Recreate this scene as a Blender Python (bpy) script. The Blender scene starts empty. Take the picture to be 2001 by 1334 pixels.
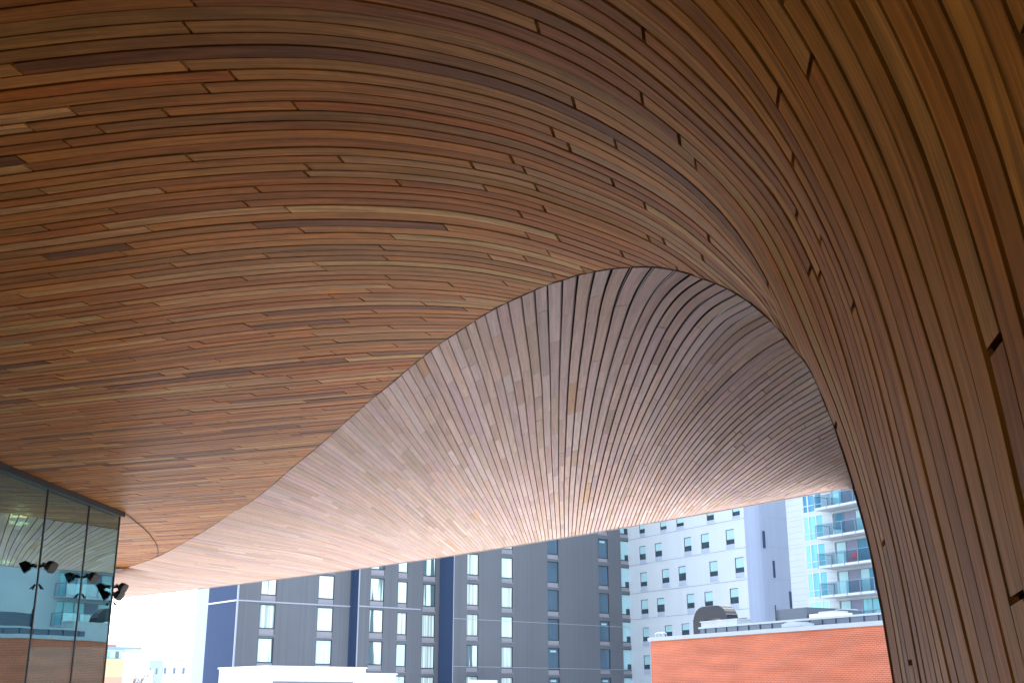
import bpy, math, random
import numpy as np
from mathutils import Vector
random.seed(7); np.random.seed(7)
R = math.radians
C = bpy.context.scene.collection
# ------------------------------------------------------------------ camera, world, sun, exposure
FPX = 2250.0; PITCH = math.atan(695 / 2250.0)
cd = bpy.data.cameras.new('camera'); cam = bpy.data.objects.new('camera', cd); C.objects.link(cam)
cd.sensor_width = 36; cd.lens = FPX / 2001 * 36; cd.clip_start = 0.05; cd.clip_end = 4000
cam.location = (0, 0, 0); cam.rotation_euler = (math.pi / 2 + PITCH, 0, 0)
bpy.context.scene.camera = cam
W = bpy.data.worlds.new('World'); bpy.context.scene.world = W; W.use_nodes = True
SUN_EL, SUN_AZ = 60, 22          # azimuth measured clockwise from +Y
nt = W.node_tree; bg = nt.nodes['Background']; sky = nt.nodes.new('ShaderNodeTexSky')
sky.sky_type = 'NISHITA'; sky.sun_disc = False; sky.sun_elevation = R(SUN_EL); sky.sun_rotation = R(SUN_AZ)
sky.air_density = 1.0; sky.dust_density = 1.5; sky.ozone_density = 1.5
bw_ = nt.nodes.new('ShaderNodeRGBToBW'); nt.links.new(sky.outputs[0], bw_.inputs[0])
veil = nt.nodes.new('ShaderNodeMix'); veil.data_type = 'RGBA'; veil.inputs[0].default_value = .5   # thin high cloud takes half the blue out of the sky
nt.links.new(sky.outputs[0], veil.inputs[6]); nt.links.new(bw_.outputs[0], veil.inputs[7]); nt.links.new(veil.outputs[2], bg.inputs[0]); bg.inputs[1].default_value = 0.15
sl = bpy.data.lights.new('sun', 'SUN'); sl.energy = 1.0; sl.angle = R(5); sl.color = (1, .93, .84)
sun = bpy.data.objects.new('sun', sl); C.objects.link(sun)
sd = Vector((math.sin(R(SUN_AZ)) * math.cos(R(SUN_EL)), math.cos(R(SUN_AZ)) * math.cos(R(SUN_EL)), math.sin(R(SUN_EL))))
sun.rotation_euler = sd.to_track_quat('Z', 'Y').to_euler()
vs = bpy.context.scene.view_settings
vs.view_transform = 'Standard'; vs.look = 'None'; vs.exposure = 3.0; vs.gamma = 1
bpy.context.scene.render.engine = 'CYCLES'
bpy.context.scene.cycles.caustics_reflective = False; bpy.context.scene.cycles.max_bounces = 10; bpy.context.scene.cycles.diffuse_bounces = 6

# ------------------------------------------------------------------ helpers
def ray(x, y):
    a = (x - 1000.5) / FPX; b = -(y - 667) / FPX
    return np.array([a, math.cos(PITCH) - b * math.sin(PITCH), math.sin(PITCH) + b * math.cos(PITCH)])
def proj(P):
    P = np.asarray(P); c, s = math.cos(PITCH), math.sin(PITCH)
    d = P[..., 1] * c + P[..., 2] * s; u = -P[..., 1] * s + P[..., 2] * c
    return np.stack([1000.5 + FPX * P[..., 0] / d, 667 - FPX * u / d], -1)
class MB:
    def __init__(s): s.v = []; s.f = []; s.c = []; s.uv = []; s.m = []
    def face(s, pts, col=None, uv=None, mi=0):
        n = len(s.v); s.v += [tuple(float(q) for q in p) for p in pts]; s.f.append(tuple(range(n, n + len(pts))))
        s.c.append(col); s.uv.append(uv); s.m.append(mi)
    def grid(s, P, UV, col):
        """P rows x cols of points"""
        nr, nc = P.shape[:2]; n = len(s.v)
        s.v += [tuple(p) for p in P.reshape(-1, 3).tolist()]
        for i in range(nr - 1):
            for j in range(nc - 1):
                a = n + i * nc + j
                s.f.append((a, a + 1, a + nc + 1, a + nc)); s.c.append(col); s.m.append(0)
                s.uv.append((UV[i][j], UV[i][j + 1], UV[i + 1][j + 1], UV[i + 1][j]) if UV is not None else None)
    def box(s, o, ax, ay, az, mi=0):
        """o corner, three edge vectors"""
        o, ax, ay, az = (np.array(q, float) for q in (o, ax, ay, az))
        p = [o, o + ax, o + ax + ay, o + ay]; q = [k + az for k in p]
        for fc in ((p[3], p[2], p[1], p[0]), (q[0], q[1], q[2], q[3]), (p[0], p[1], q[1], q[0]), (p[1], p[2], q[2], q[1]), (p[2], p[3], q[3], q[2]), (p[3], p[0], q[0], q[3])):
            s.face(fc, mi=mi)
    def tube(s, pts, r, n=6, r2=None):
        pts = [Vector(p) for p in pts]; rings = []
        up = Vector((0.13, 0.21, 1)).normalized()
        for i, p in enumerate(pts):
            t = (pts[min(i + 1, len(pts) - 1)] - pts[max(i - 1, 0)]).normalized()
            a = t.cross(up)
            if a.length < .05: a = t.cross(Vector((1, 0, 0)))
            a.normalize(); b = t.cross(a)
            rr = r if r2 is None else r + (r2 - r) * i / (len(pts) - 1)
            rings.append([p + (a * math.cos(2 * math.pi * k / n) + b * math.sin(2 * math.pi * k / n)) * rr for k in range(n)])
        for i in range(len(rings) - 1):
            for k in range(n):
                s.face((rings[i][k], rings[i][(k + 1) % n], rings[i + 1][(k + 1) % n], rings[i + 1][k]))
        s.face(rings[0][::-1]); s.face(rings[-1])
    def build(s, name, mats, parent=None, smooth=False):
        me = bpy.data.meshes.new(name); me.from_pydata(s.v, [], s.f)
        for m in (mats if isinstance(mats, (list, tuple)) else [mats]): me.materials.append(m)
        me.polygons.foreach_set('material_index', s.m)
        if any(u is not None for u in s.uv):
            l = me.uv_layers.new(name='UVMap'); arr = []
            for f, u in zip(s.f, s.uv): arr += [q for k in (u if u else [(0, 0)] * len(f)) for q in k]
            l.data.foreach_set('uv', arr)
        if any(c is not None for c in s.c):
            a = me.color_attributes.new('tone', 'FLOAT_COLOR', 'CORNER'); arr = []
            for f, c in zip(s.f, s.c): arr += list(((*c, 1.0) if c else (1, 1, 1, 1))) * len(f)
            a.data.foreach_set('color', arr)
        if smooth: me.polygons.foreach_set('use_smooth', [True] * len(s.f))
        me.update()
        o = bpy.data.objects.new(name, me); C.objects.link(o)
        if parent: o.parent = parent; o.matrix_parent_inverse = parent.matrix_world.inverted()
        return o
def tag(o, label=None, cat=None, group=None, kind=None):
    if label: o['label'] = label
    if cat: o['category'] = cat
    if group: o['group'] = group
    if kind: o['kind'] = kind
    return o
def thing(name, loc, label, cat, group=None):
    o = bpy.data.objects.new(name, None); C.objects.link(o); o.location = loc
    bpy.context.view_layer.update()
    return tag(o, label, cat, group)

# ------------------------------------------------------------------ materials
def mat(name, col, rough=.7, metal=0, noise=.0, nscale=3, spec=.4, bump=0, coat=0):
    m = bpy.data.materials.new(name); m.use_nodes = True; n = m.node_tree; p = n.nodes['Principled BSDF']
    p.inputs['Roughness'].default_value = rough; p.inputs['Metallic'].default_value = metal
    p.inputs['Specular IOR Level'].default_value = spec
    p.inputs['Base Color'].default_value = (*col, 1)
    if noise or bump:
        t = n.nodes.new('ShaderNodeTexCoord'); x = n.nodes.new('ShaderNodeTexNoise'); x.inputs['Scale'].default_value = nscale; x.inputs['Detail'].default_value = 6
        n.links.new(t.outputs['Object'], x.inputs['Vector'])
        if noise:
            mr = n.nodes.new('ShaderNodeMapRange'); mr.inputs[3].default_value = 1 - noise; mr.inputs[4].default_value = 1 + noise
            mr.inputs[1].default_value = .25; mr.inputs[2].default_value = .75
            n.links.new(x.outputs[0], mr.inputs[0])
            v = n.nodes.new('ShaderNodeVectorMath'); v.operation = 'SCALE'; v.inputs[0].default_value = col
            n.links.new(mr.outputs[0], v.inputs['Scale']); n.links.new(v.outputs[0], p.inputs['Base Color'])
        if bump:
            b = n.nodes.new('ShaderNodeBump'); b.inputs['Strength'].default_value = bump; n.links.new(x.outputs[0], b.inputs['Height']); n.links.new(b.outputs[0], p.inputs['Normal'])
    return m
def wood(name, rough, grain, spec=.35, blotch=.12):
    m = bpy.data.materials.new(name); m.use_nodes = True; n = m.node_tree; L = n.links; p = n.nodes['Principled BSDF']
    at = n.nodes.new('ShaderNodeAttribute'); at.attribute_name = 'tone'
    uv = n.nodes.new('ShaderNodeUVMap'); uv.uv_map = 'UVMap'
    def nz(sx, sy, det, dist=0):
        mp = n.nodes.new('ShaderNodeMapping'); mp.inputs['Scale'].default_value = (sx, sy, 1); L.new(uv.outputs[0], mp.inputs[0])
        x = n.nodes.new('ShaderNodeTexNoise'); x.inputs['Scale'].default_value = 1; x.inputs['Detail'].default_value = det; x.inputs['Distortion'].default_value = dist
        L.new(mp.outputs[0], x.inputs['Vector']); return x
    g1 = nz(1.3, 70, 4, .6); g2 = nz(.7, 12, 3, 1.5); g3 = nz(9, 9, 2)
    def rng(x, lo, hi):
        mr = n.nodes.new('ShaderNodeMapRange'); mr.inputs[1].default_value = .3; mr.inputs[2].default_value = .7; mr.inputs[3].default_value = lo; mr.inputs[4].default_value = hi
        L.new(x.outputs[0], mr.inputs[0]); return mr
    a = rng(g1, 1 - grain, 1 + grain * .6); b = rng(g2, 1 - blotch * 1.6, 1 + blotch); c = rng(g3, 1 - blotch * .3, 1 + blotch * .3)
    m1 = n.nodes.new('ShaderNodeMath'); m1.operation = 'MULTIPLY'; L.new(a.outputs[0], m1.inputs[0]); L.new(b.outputs[0], m1.inputs[1])
    m2 = n.nodes.new('ShaderNodeMath'); m2.operation = 'MULTIPLY'; L.new(m1.outputs[0], m2.inputs[0]); L.new(c.outputs[0], m2.inputs[1])
    v = n.nodes.new('ShaderNodeVectorMath'); v.operation = 'SCALE'; L.new(at.outputs['Color'], v.inputs[0]); L.new(m2.outputs[0], v.inputs['Scale'])
    L.new(v.outputs[0], p.inputs['Base Color'])
    p.inputs['Roughness'].default_value = rough; p.inputs['Specular IOR Level'].default_value = spec
    bp = n.nodes.new('ShaderNodeBump'); bp.inputs['Strength'].default_value = .12; bp.inputs['Distance'].default_value = .002; L.new(g1.outputs[0], bp.inputs['Height']); L.new(bp.outputs[0], p.inputs['Normal'])
    return m
def glass(name, tint, refl, gloss=(1, 1, 1), rough=0.0, wob=.0):
    m = bpy.data.materials.new(name); m.use_nodes = True; n = m.node_tree; n.nodes.remove(n.nodes['Principled BSDF'])
    out = n.nodes['Material Output']; t = n.nodes.new('ShaderNodeBsdfTransparent'); t.inputs[0].default_value = (*tint, 1)
    g = n.nodes.new('ShaderNodeBsdfGlossy'); g.inputs[0].default_value = (*gloss, 1); g.inputs['Roughness'].default_value = rough
    mx = n.nodes.new('ShaderNodeMixShader'); mx.inputs[0].default_value = refl
    if wob:
        tc = n.nodes.new('ShaderNodeTexCoord'); x = n.nodes.new('ShaderNodeTexNoise'); x.inputs['Scale'].default_value = .6; x.inputs['Detail'].default_value = 1
        n.links.new(tc.outputs['Object'], x.inputs['Vector']); b = n.nodes.new('ShaderNodeBump'); b.inputs['Strength'].default_value = wob; b.inputs['Distance'].default_value = .1
        n.links.new(x.outputs[0], b.inputs['Height']); n.links.new(b.outputs[0], g.inputs['Normal'])
    n.links.new(t.outputs[0], mx.inputs[1]); n.links.new(g.outputs[0], mx.inputs[2]); n.links.new(mx.outputs[0], out.inputs[0])
    return m
def emit(name, col, e):
    m = bpy.data.materials.new(name); m.use_nodes = True; p = m.node_tree.nodes['Principled BSDF']
    p.inputs['Base Color'].default_value = (*col, 1); p.inputs['Emission Color'].default_value = (*col, 1); p.inputs['Emission Strength'].default_value = e; return m
M_cedar = wood('cedar_inside', .5, .28, .16, .24)
M_weather = wood('cedar_weathered', .75, .12, .12, .09)
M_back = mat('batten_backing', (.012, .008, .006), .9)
M_trim = mat('crease_trim', (.06, .03, .018), .7)
M_dark = mat('dark_metal', (.02, .022, .025), .45, .3)
M_mull = mat('mullion_metal', (.06, .065, .07), .4, .5)

# ------------------------------------------------------------------ the timber vault (seen underside and pier)
H0 = 4.05; BW = .145; GROUND = -1.6
def plane_pts(th, c, pts):
    n = np.array([math.sin(R(th)), math.cos(R(th)), 0]); out = []
    for q in pts:
        r = ray(*q); out.append(r * c / (r @ n))
    return np.array(out)
GL = {0: (10, [(0,102),(210,77),(350,66.5),(490,62),(600,64),(700,73),(800,89),(900,110),(975,129),(1050,155),(1112,183),(1198,228),(1300,298),(1383,368),(1450,447),(1510,553),(1550,645),(1576,708),(1597,750),(1612,786),(1627,821),(1642,864),(1655,904),(1665,938),(1682,1000),(1700,1068),(1725,1197),(1747,1334)]),
 6: (12, [(0,246.6),(350,208),(700,199),(900,230),(975,247),(1050,270),(1125,300),(1200,333),(1255,362),(1325,405),(1375,447),(1425,497),(1475,550),(1520,608),(1552,700),(1590,830),(1630,1000),(1690,1334)]),
 12: (14.5, [(0,362),(350,318),(700,304),(900,325),(1055,357),(1100,375),(1140,388),(1220,418),(1275,450),(1350,500),(1425,562),(1455,585),(1500,650),(1530,760),(1570,1000),(1620,1334)]),
 18: (16.5, [(0,450),(350,402),(700,391),(900,404),(1000,426),(1100,455),(1200,491),(1290,522),(1370,580),(1430,670),(1480,800),(1540,1100)]),
 23: (17.5, [(0,521),(250,490),(450,465),(550,457.5),(700,454.5),(800,459),(900,465.5),(975,476),(1050,492),(1125,515),(1167,529)]),
 33: (19.5, [(0,630),(250,597),(450,572),(590,560),(700,555),(825,557),(925,566),(1008,581)]),
 43: (21, [(0,715),(250,684),(450,658),(575,645),(700,638),(800,635),(905,637)]),
 48: (21, [(0,750),(250,722),(450,697),(575,685),(662,677),(750,671.5),(855,669)]),
 61: (21, [(0,832),(350,797),(600,777),(740,764)]),
 75: (21, [(0,889),(350,861),(475,849),(590,838),(662,832)])}
GR = {-6: [(1030,5),(1100,35),(1162,67),(1225,110),(1290,160),(1350,213),(1400,258),(1440,300),(1500,362),(1560,460),(1605,560),(1642,666),(1675,780),(1705,890),(1733,1000),(1768,1160),(1800,1334)],
 -13: [(1355,0),(1425,77),(1475,142),(1520,212),(1550,260),(1571,300),(1620,395),(1662,490),(1700,590),(1722,666),(1752,770),(1780,890),(1808,1000),(1845,1150),(1889,1334)],
 -17: [(1522,0),(1562,62),(1600,125),(1630,185),(1660,245),(1700,333),(1725,393),(1750,463),(1770,523),(1787,583),(1815,666),(1850,786),(1882,916),(1902,1000),(1940,1162),(1982,1334)],
 -23: [(1837,0),(1862,57),(1890,118),(1925,215),(1965,333),(2000,458),(2040,600),(2065,700),(2125,1000),(2210,1334)]}
SS = np.concatenate([np.linspace(-23, -3.2, 30), np.arange(-3, 11.01, .12)])
def spline(xq, x, y):
    """non-uniform cubic Hermite, linear outside; y (n,...)"""
    x = np.asarray(x, float); y = np.asarray(y, float); d = np.gradient(y, x, axis=0)
    xq = np.asarray(xq, float); i = np.clip(np.searchsorted(x, xq) - 1, 0, len(x) - 2)
    hh = (x[i + 1] - x[i]); t = np.clip((xq - x[i]) / hh, 0, 1)
    sh = (slice(None),) + (None,) * (y.ndim - 1); t = t[sh]; hh = hh[sh]
    r = (2*t**3 - 3*t**2 + 1) * y[i] + (t**3 - 2*t**2 + t) * hh * d[i] + (-2*t**3 + 3*t**2) * y[i + 1] + (t**3 - t**2) * hh * d[i + 1]
    lo = (xq < x[0])[sh]; hi = (xq > x[-1])[sh]
    r = np.where(lo, y[0] + d[0] * (xq - x[0])[sh], r); r = np.where(hi, y[-1] + d[-1] * (xq - x[-1])[sh], r)
    return r
def smooth(P, it=3):
    P = P.copy()
    for _ in range(it): P[1:-1] = .25 * P[:-2] + .5 * P[1:-1] + .25 * P[2:]
    return P
def resample(P, th):
    """guide to arclength grid; s = 0 where the board passes X = -3; flat run to the left"""
    d = np.array([math.cos(R(th)), -math.sin(R(th)), 0])
    P0 = P[0].copy(); left = [P0 + d * k for k in (-20, -10, -5, -3, -2, -1)] if P0[0] < -1 else []
    P = np.vstack([left, P]) if len(left) else P
    e = P[-1] - P[-2]; e /= np.linalg.norm(e)
    P = np.vstack([P, P[-1] + e * 1, P[-1] + e * 8])
    s = np.concatenate([[0], np.cumsum(np.linalg.norm(np.diff(P, axis=0), axis=1))])
    s0 = np.interp(-3, P[:, 0], s) if P[0, 0] < -3 else 0
    Q = spline(SS + s0, s, P)
    return smooth(Q, 2)
KI, KP = [], []
th, g = GL[0]; n0 = np.array([math.sin(R(th)), math.cos(R(th)), 0]); r = ray(*g[0]); c0 = (r * H0 / r[2]) @ n0
P0 = plane_pts(th, c0, g)
for k in sorted(GL):
    th, g = GL[k]; n = np.array([math.sin(R(th)), math.cos(R(th)), 0]); r = ray(*g[0]); c = (r * H0 / r[2]) @ n
    KI.append(k); KP.append(resample(plane_pts(th, c, g), th)); cl = c
for k in sorted(GR, reverse=True):
    c = c0 + k * BW; P = plane_pts(10, c, GR[k])
    # carry the shape of the neighbouring board leftwards, in this board's own plane
    x_at = np.interp(-P[0, 2], -P0[:, 2], P0[:, 0]); dx = P[0, 0] - x_at
    pre = P0[P0[:, 2] > P[0, 2] + .06].copy(); pre[:, 0] += dx * 1.0
    tt = np.clip((pre[:, 0] + 3) / 3, 0, 1)
    pre[:, 1] = (c - pre[:, 0] * n0[0]) / n0[1]
    KI.insert(0, k); KP.insert(0, resample(np.vstack([pre, P]), 10))
last = KP[0]
for k in (-45, -75):                                        # behind the camera the same profile runs on
    KI.insert(0, k); KP.insert(0, last + n0 * (k + 23) * BW)
for k in (90, 120, 150, 185):                               # flat far ceiling
    cc = cl + (k - 75) * BW; n = np.array([math.sin(R(21)), math.cos(R(21)), 0]); d = np.array([math.cos(R(21)), -math.sin(R(21)), 0])
    X0 = (-3 * 1.0); Y0 = (cc - X0 * n[0]) / n[1]
    P = np.array([X0, Y0, 4.03]) + SS[:, None] * d; P[:, 2] -= np.clip((SS - 1) * .0, 0, 1)
    KI.append(k); KP.append(P)
KI = np.array(KI, float); KP = np.array(KP)
Zs = KP[..., 2].copy(); wS = np.clip((5.5 - SS) / 1.5, 0, 1)
for j in range(len(KI)):                                    # iron out small dents between neighbouring guides
    if 0 <= KI[j] <= 61:
        a_, b_ = max(0, j - 2), min(len(KI), j + 3); x_ = KI[a_:b_] - KI[j]; w_ = np.exp(-(x_ / 11.0) ** 2)
        co = np.polyfit(x_, KP[a_:b_, :, 2], 1, w=w_); Zs[j] = KP[j, :, 2] * (1 - wS) + co[-1] * wS
KP[..., 2] = Zs
def vault(v):
    return spline(np.atleast_1d(v), KI, KP)                 # (nv, ns, 3)
CREASE = np.array([(100,1166),(160,1142),(230,1116),(250,1108),(310,1086),(362,1058),(415,1027),(452,1002),(482,985),(535,945),(570,914),(604,887),(637,859),(662,836),(681,819),(702,801),(722,783),(746,764),(771,744),(797,721),(827,697),(857,673),(874,662),(891,651),(909,639),(928,626),(948,614),(969,602),(991,591),(1016,580),(1044,567),(1070,556),(1097,548),(1127,538),(1160,531),(1196,525),(1234,522),(1277,522),(1319,528),(1349,536),(1375,545),(1400,554),(1422,564),(1439,574),(1457,585),(1482,605),(1506,626),(1527,648),(1548,676),(1575,708),(1597,748),(1612,786),(1627,821),(1642,866),(1655,906),(1665,938),(1672,966),(1682,1000),(1700,1070),(1712,1135),(1725,1200),(1736,1267),(1747,1334),(1762,1440),(1785,1620),(1820,1900),(1880,2400),(1960,3000)], float)
CT = np.concatenate([[0], np.cumsum(np.linalg.norm(np.diff(CREASE, axis=0), axis=1))])
CDn = np.arange(0, CT[-1], 3.0); CRD = spline(CDn, CT, CREASE)
def below(px):
    """signed: > 0 once a point has passed the crease; also the crease parameter"""
    d2 = ((CRD[None] - px[:, None]) ** 2).sum(-1); i = np.clip(d2.argmin(1), 1, len(CRD) - 2)
    t = CRD[i + 1] - CRD[i - 1]; r_ = px - CRD[i]
    return t[:, 0] * r_[:, 1] - t[:, 1] * r_[:, 0], CDn[i]
def cut(line, v=1.0):
    """line (ns,3): last s on the near side of the crease, and the crease parameter there (or ground)"""
    ok = (line[:, 1] > 1.0) & (SS > -22)
    px = proj(np.where(line[:, 1:2] > .5, line, [0, 1, 0])); sg, tp = below(px)
    zi = np.argmax(line[:, 2] < GROUND) if (line[:, 2] < GROUND).any() else len(SS) - 1
    sg = np.where(ok & (px[:, 0] > 0) | (ok & (sg > 0) & (px[:, 0] > -400)), sg, -1)
    hit = np.where(sg > 0)[0]
    i = hit[0] if len(hit) and v > .02 else len(SS)
    if i < zi and i > 0:
        a, b = sg[i - 1], sg[i]; f = np.clip(-a / (b - a + 1e-9), 0, 1)
        return SS[i - 1] + f * (SS[i] - SS[i - 1]), tp[i - 1] + f * (tp[i] - tp[i - 1]), True
    return SS[zi], -1, False
def at(line, s):
    s = np.asarray(s); i = np.clip(np.searchsorted(SS, s) - 1, 0, len(SS) - 2); f = ((s - SS[i]) / (SS[i + 1] - SS[i]))[:, None]
    return line[i] * (1 - f) + line[i + 1] * f
def normals(P):
    a = np.gradient(P, axis=0); b = np.gradient(P, axis=1); n = np.cross(a, b); n /= np.linalg.norm(n, axis=-1, keepdims=True) + 1e-9
    return n
def strip(mb, P, tone, depth, uv0, wd, ln):
    """one board: visible face, long sides, ends; P rows(along) x cols(across)"""
    nr, nc = P.shape[:2]; N = normals(P)
    UV = [[(uv0[0] + ln * i / (nr - 1), uv0[1] + wd * j / (nc - 1)) for j in range(nc)] for i in range(nr)]
    mb.grid(P, UV, tone); B = P + N * depth
    for j in (0, nc - 1):
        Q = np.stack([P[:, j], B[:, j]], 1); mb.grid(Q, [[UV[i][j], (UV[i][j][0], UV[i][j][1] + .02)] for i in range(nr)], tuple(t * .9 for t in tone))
    for i in (0, nr - 1):
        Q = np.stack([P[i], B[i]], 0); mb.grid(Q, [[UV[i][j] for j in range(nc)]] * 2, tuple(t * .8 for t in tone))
library = thing('library_building', (0, 8, GROUND), 'library with a curved timber battened vault, a pale flared soffit and a dark glass wall', 'building')
CED = [((.66,.225,.036), 6), ((.57,.18,.026), 5), ((.71,.275,.06), 4), ((.74,.345,.115), 3), ((.80,.43,.14), .8), ((.31,.095,.020), 2), ((.60,.17,.018), 1.2), ((.53,.21,.042), 3)]
CEDR = [((.60,.205,.032), 5), ((.52,.165,.024), 4), ((.64,.245,.05), 3), ((.66,.295,.075), 1.2), ((.44,.135,.022), 3)]
WEA_REF = [None]
def tone(pal, jit):
    t = random.choices([p for p, w in pal], [w for p, w in pal])[0]; j = 1 + random.uniform(-jit, jit)
    j *= .82 if pal is not WEA_REF[0] else 1
    if pal is not WEA_REF[0]: t = (t[0], t[1] * 1.07, t[2])
    return tuple(min(1, max(0, c * j * (1 + random.uniform(-.03, .03)))) for c in t)
vm = MB(); bkm = MB(); sgn = None
crease_t, crease_p = [], []
for k in range(-75, 184):
    gw = .085 if k < -5 else .065 if k < 40 else .06
    gw *= random.uniform(.6, 1.5) if k < 20 else 1
    vv = np.linspace(k + gw, k + 1 - gw, 9) if -4 <= k < 8 else np.array([k + gw, k + .36, k + .64, k + 1 - gw]) if k < 48 else np.array([k + gw, k + .5, k + 1 - gw])
    L = vault(vv); cuts = [cut(l, v) for l, v in zip(L, vv)]; ends = np.array([c[0] for c in cuts])
    for l, c in zip(L, cuts):
        if c[2]: crease_t.append(c[1]); crease_p.append(at(l, [c[0]])[0])
    Lb = vault(np.array([k, k + .5, k + 1.0])); cb = np.array([cut(l, k + q)[0] for l, q in zip(Lb, (0, .5, 1))])
    if k == 0: Lb = vault(np.array([.03, .5, 1.0])); cb = np.array([cut(l)[0] for l in Lb])
    s0 = -21.0
    # backing sheet, laid above the boards
    rows = np.linspace(0, 1, 70)
    sr = np.concatenate([np.linspace(s0, -3, 24), np.arange(-2.8, max(cb.max(), -2.7) + .2, .2)])
    Pb = np.stack([at(l, np.minimum(sr, e - .01 + sr * 1e-4)) for l, e in zip(Lb, cb)], 1)
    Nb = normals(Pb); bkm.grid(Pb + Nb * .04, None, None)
    s = s0 + random.uniform(0, 3)
    a = s0
    while a < ends.max() - .02:
        b = a + random.choice((1.1, 1.6, 2.2, 2.6, 3.2, 3.7)) * random.uniform(.85, 1.15) if a > s0 else s
        if k < 10 and b > 1.5: b += 1.5
        b = min(b, ends.max()); 
        gap = .024 if k < 20 else .016 if k < 60 else .012
        aa = np.minimum(a + gap, ends); bb = np.minimum(b, ends)
        if (bb - aa).max() < .05: a = b; continue
        step = .15 if b > -3 else .8
        n = max(2, int((b - a) / step) + 1)
        rows = np.linspace(0, 1, n)
        sr = aa.min() * 1.0 + (b - aa.min()) * rows
        sk = [(q - k) * BW * math.tan(R(min(21, max(8, 10 + k * .3)))) * 1.15 * (1 if b < ends.max() - .01 or True else 0) for q in vv]
        P = np.stack([at(l, np.minimum(sr + q, e + sr * 1e-4)) for l, e, q in zip(L, ends, sk)], 1)
        P += normals(P) * random.uniform(-.003, .003)
        strip(vm, P, tone(CED if k > -3 else CEDR, .12 if k > -3 else .1), .03, (random.uniform(0, 50), random.uniform(0, 50)), BW, b - a)
        a = b
vm.build('timber_vault', M_cedar, library)
bkm.build('vault_backing', M_back, library)
for v in np.arange(.04, 8, .05):
    l = vault(v)[0]; c = cut(l, v)
    if c[2]: crease_t.append(c[1]); crease_p.append(at(l, [c[0]])[0])
l = vault(0)[0]; tq = below(proj(l))[1]; tmx = max(t for t in crease_t)
for i_ in range(len(SS)):
    if 4.5 < SS[i_] and l[i_, 2] > GROUND and tq[i_] > tmx: crease_t.append(tq[i_]); crease_p.append(l[i_])
o = np.argsort(crease_t); crease_t = np.array(crease_t)[o]; crease_p = np.array(crease_p)[o]
# thin out and smooth into one curve
tb = np.arange(crease_t[0], crease_t[-1], 12.0); keep = [i for i, t in enumerate(tb) if ((crease_t >= t - 12) & (crease_t < t + 12)).any()]
cp = np.array([crease_p[(crease_t >= t - 12) & (crease_t < t + 12)].mean(0) for t in tb[keep]]); ct = np.array([crease_t[(crease_t >= t - 12) & (crease_t < t + 12)].mean() for t in tb[keep]])
cdist = smooth(np.linalg.norm(cp, axis=1), 2)
def crease3(t):
    t = np.atleast_1d(t); px = spline(t, CT, CREASE); d = np.interp(t, ct, cdist)
    # beyond the last cut keep the plan distance
    r_ = np.array([ray(*p) for p in px]); r_ /= np.linalg.norm(r_, axis=1, keepdims=True)
    return r_ * d[:, None]
print('crease t range', ct[0], ct[-1], CT[-1]); 
for q in (2, 6, 12, 20, 30, 36, 44, 50, 56, 62): print(CREASE[q], np.round(crease3(CT[q])[0], 2))
tr = MB(); tmax = ct[-1]
cpts = crease3(np.arange(max(CT[2] - 60, ct[0]), min(tmax, CT[-1]), 14.0)); tr.tube([tuple(p) for p in cpts], .007, 6)
tr.build('crease_trim', M_trim, library, True)

# ------------------------------------------------------------------ the flared outer soffit
HE = 3.5
EAVE = [(230,1168),(460,1141),(860,1088),(1240,1026),(1665,950),(2000,888)]
def eave_y(x): return float(spline([x], [e[0] for e in EAVE], [e[1] for e in EAVE])[0])
def eave3(x):
    r = ray(x, eave_y(x)); return r * HE / r[2]
def ctau(x, y):
    d = ((CRD - np.array([x, y])) ** 2).sum(1); return CDn[d.argmin()]
BG = {-185: [(110,1162),(150,1170),(190,0)], -150: [(160,1142),(240,1153),(320,0)], -125: [(230,1116),(330,1132),(430,0)], -95: [(310,1086),(450,1108),(590,0)], -66: [(415,1027),(560,1056),(640,1072),(745,0)],
 -52: [(482,985),(590,1016),(700,1052),(815,0)], -43: [(535,945),(620,979),(700,1015),(780,1053),(850,0)],
 -33: [(604,887),(672,928),(740,976),(812,1034),(884,0)], -24: [(681,819),(726,864),(776,912),(822,957),(875,1010),(938,0)],
 -16: [(771,744),(804,796),(828,836),(860,886),(895,940),(940,1004),(986,0)],
 -7: [(909,639),(926,688),(943,736),(962,800),(985,880),(1012,970),(1040,0)],
 0: [(1070,556),(1071,600),(1075,730),(1077,867),(1082,960),(1088,0)],
 1: [(1097,548),(1096,600),(1093,706),(1091,867),(1092,960),(1096,0)],
 5: [(1234,522),(1213,562),(1200,600),(1188,650),(1175,704),(1160,775),(1145,867),(1134,950),(1124,0)],
 9: [(1375,545),(1338,568),(1306,602),(1280,645),(1258,695),(1228,775),(1198,867),(1177,945),(1153,0)],
 13: [(1457,585),(1401,617),(1361,661),(1327,712),(1300,760),(1272,812),(1246,867),(1215,945),(1184,0)],
 20: [(1538,658),(1502,678),(1462,707),(1421,744),(1381,786),(1340,837),(1300,898),(1268,960),(1241,0)],
 34: [(1618,800),(1560,833),(1510,868),(1460,908),(1400,958),(1346,0)],
 48: [(1654,900),(1580,938),(1520,970),(1468,0)],
 58: [(1665,940),(1635,951),(1600,0)],
 72: [(1682,1000),(1720,975),(1760,0)], 100: [(1725,1200),(1860,1050),(1960,0)], 130: [(1747,1334),(1930,1150),(2100,0)]}
ms = sorted(BG); NT = 60; TT = np.linspace(0, 1, NT)
bmc = spline(np.arange(-185, 130.01, 1.0 / 2), ms, [ctau(*BG[m][0]) for m in ms])
DM = {-29:(637,859),-20:(722,783),-12:(827,697),-9:(874,662),-5:(948,614),-3:(991,591),-1:(1044,567),3:(1160,531),7:(1319,528),11:(1422,564),16:(1495,616),25:(1570,703)}
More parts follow.
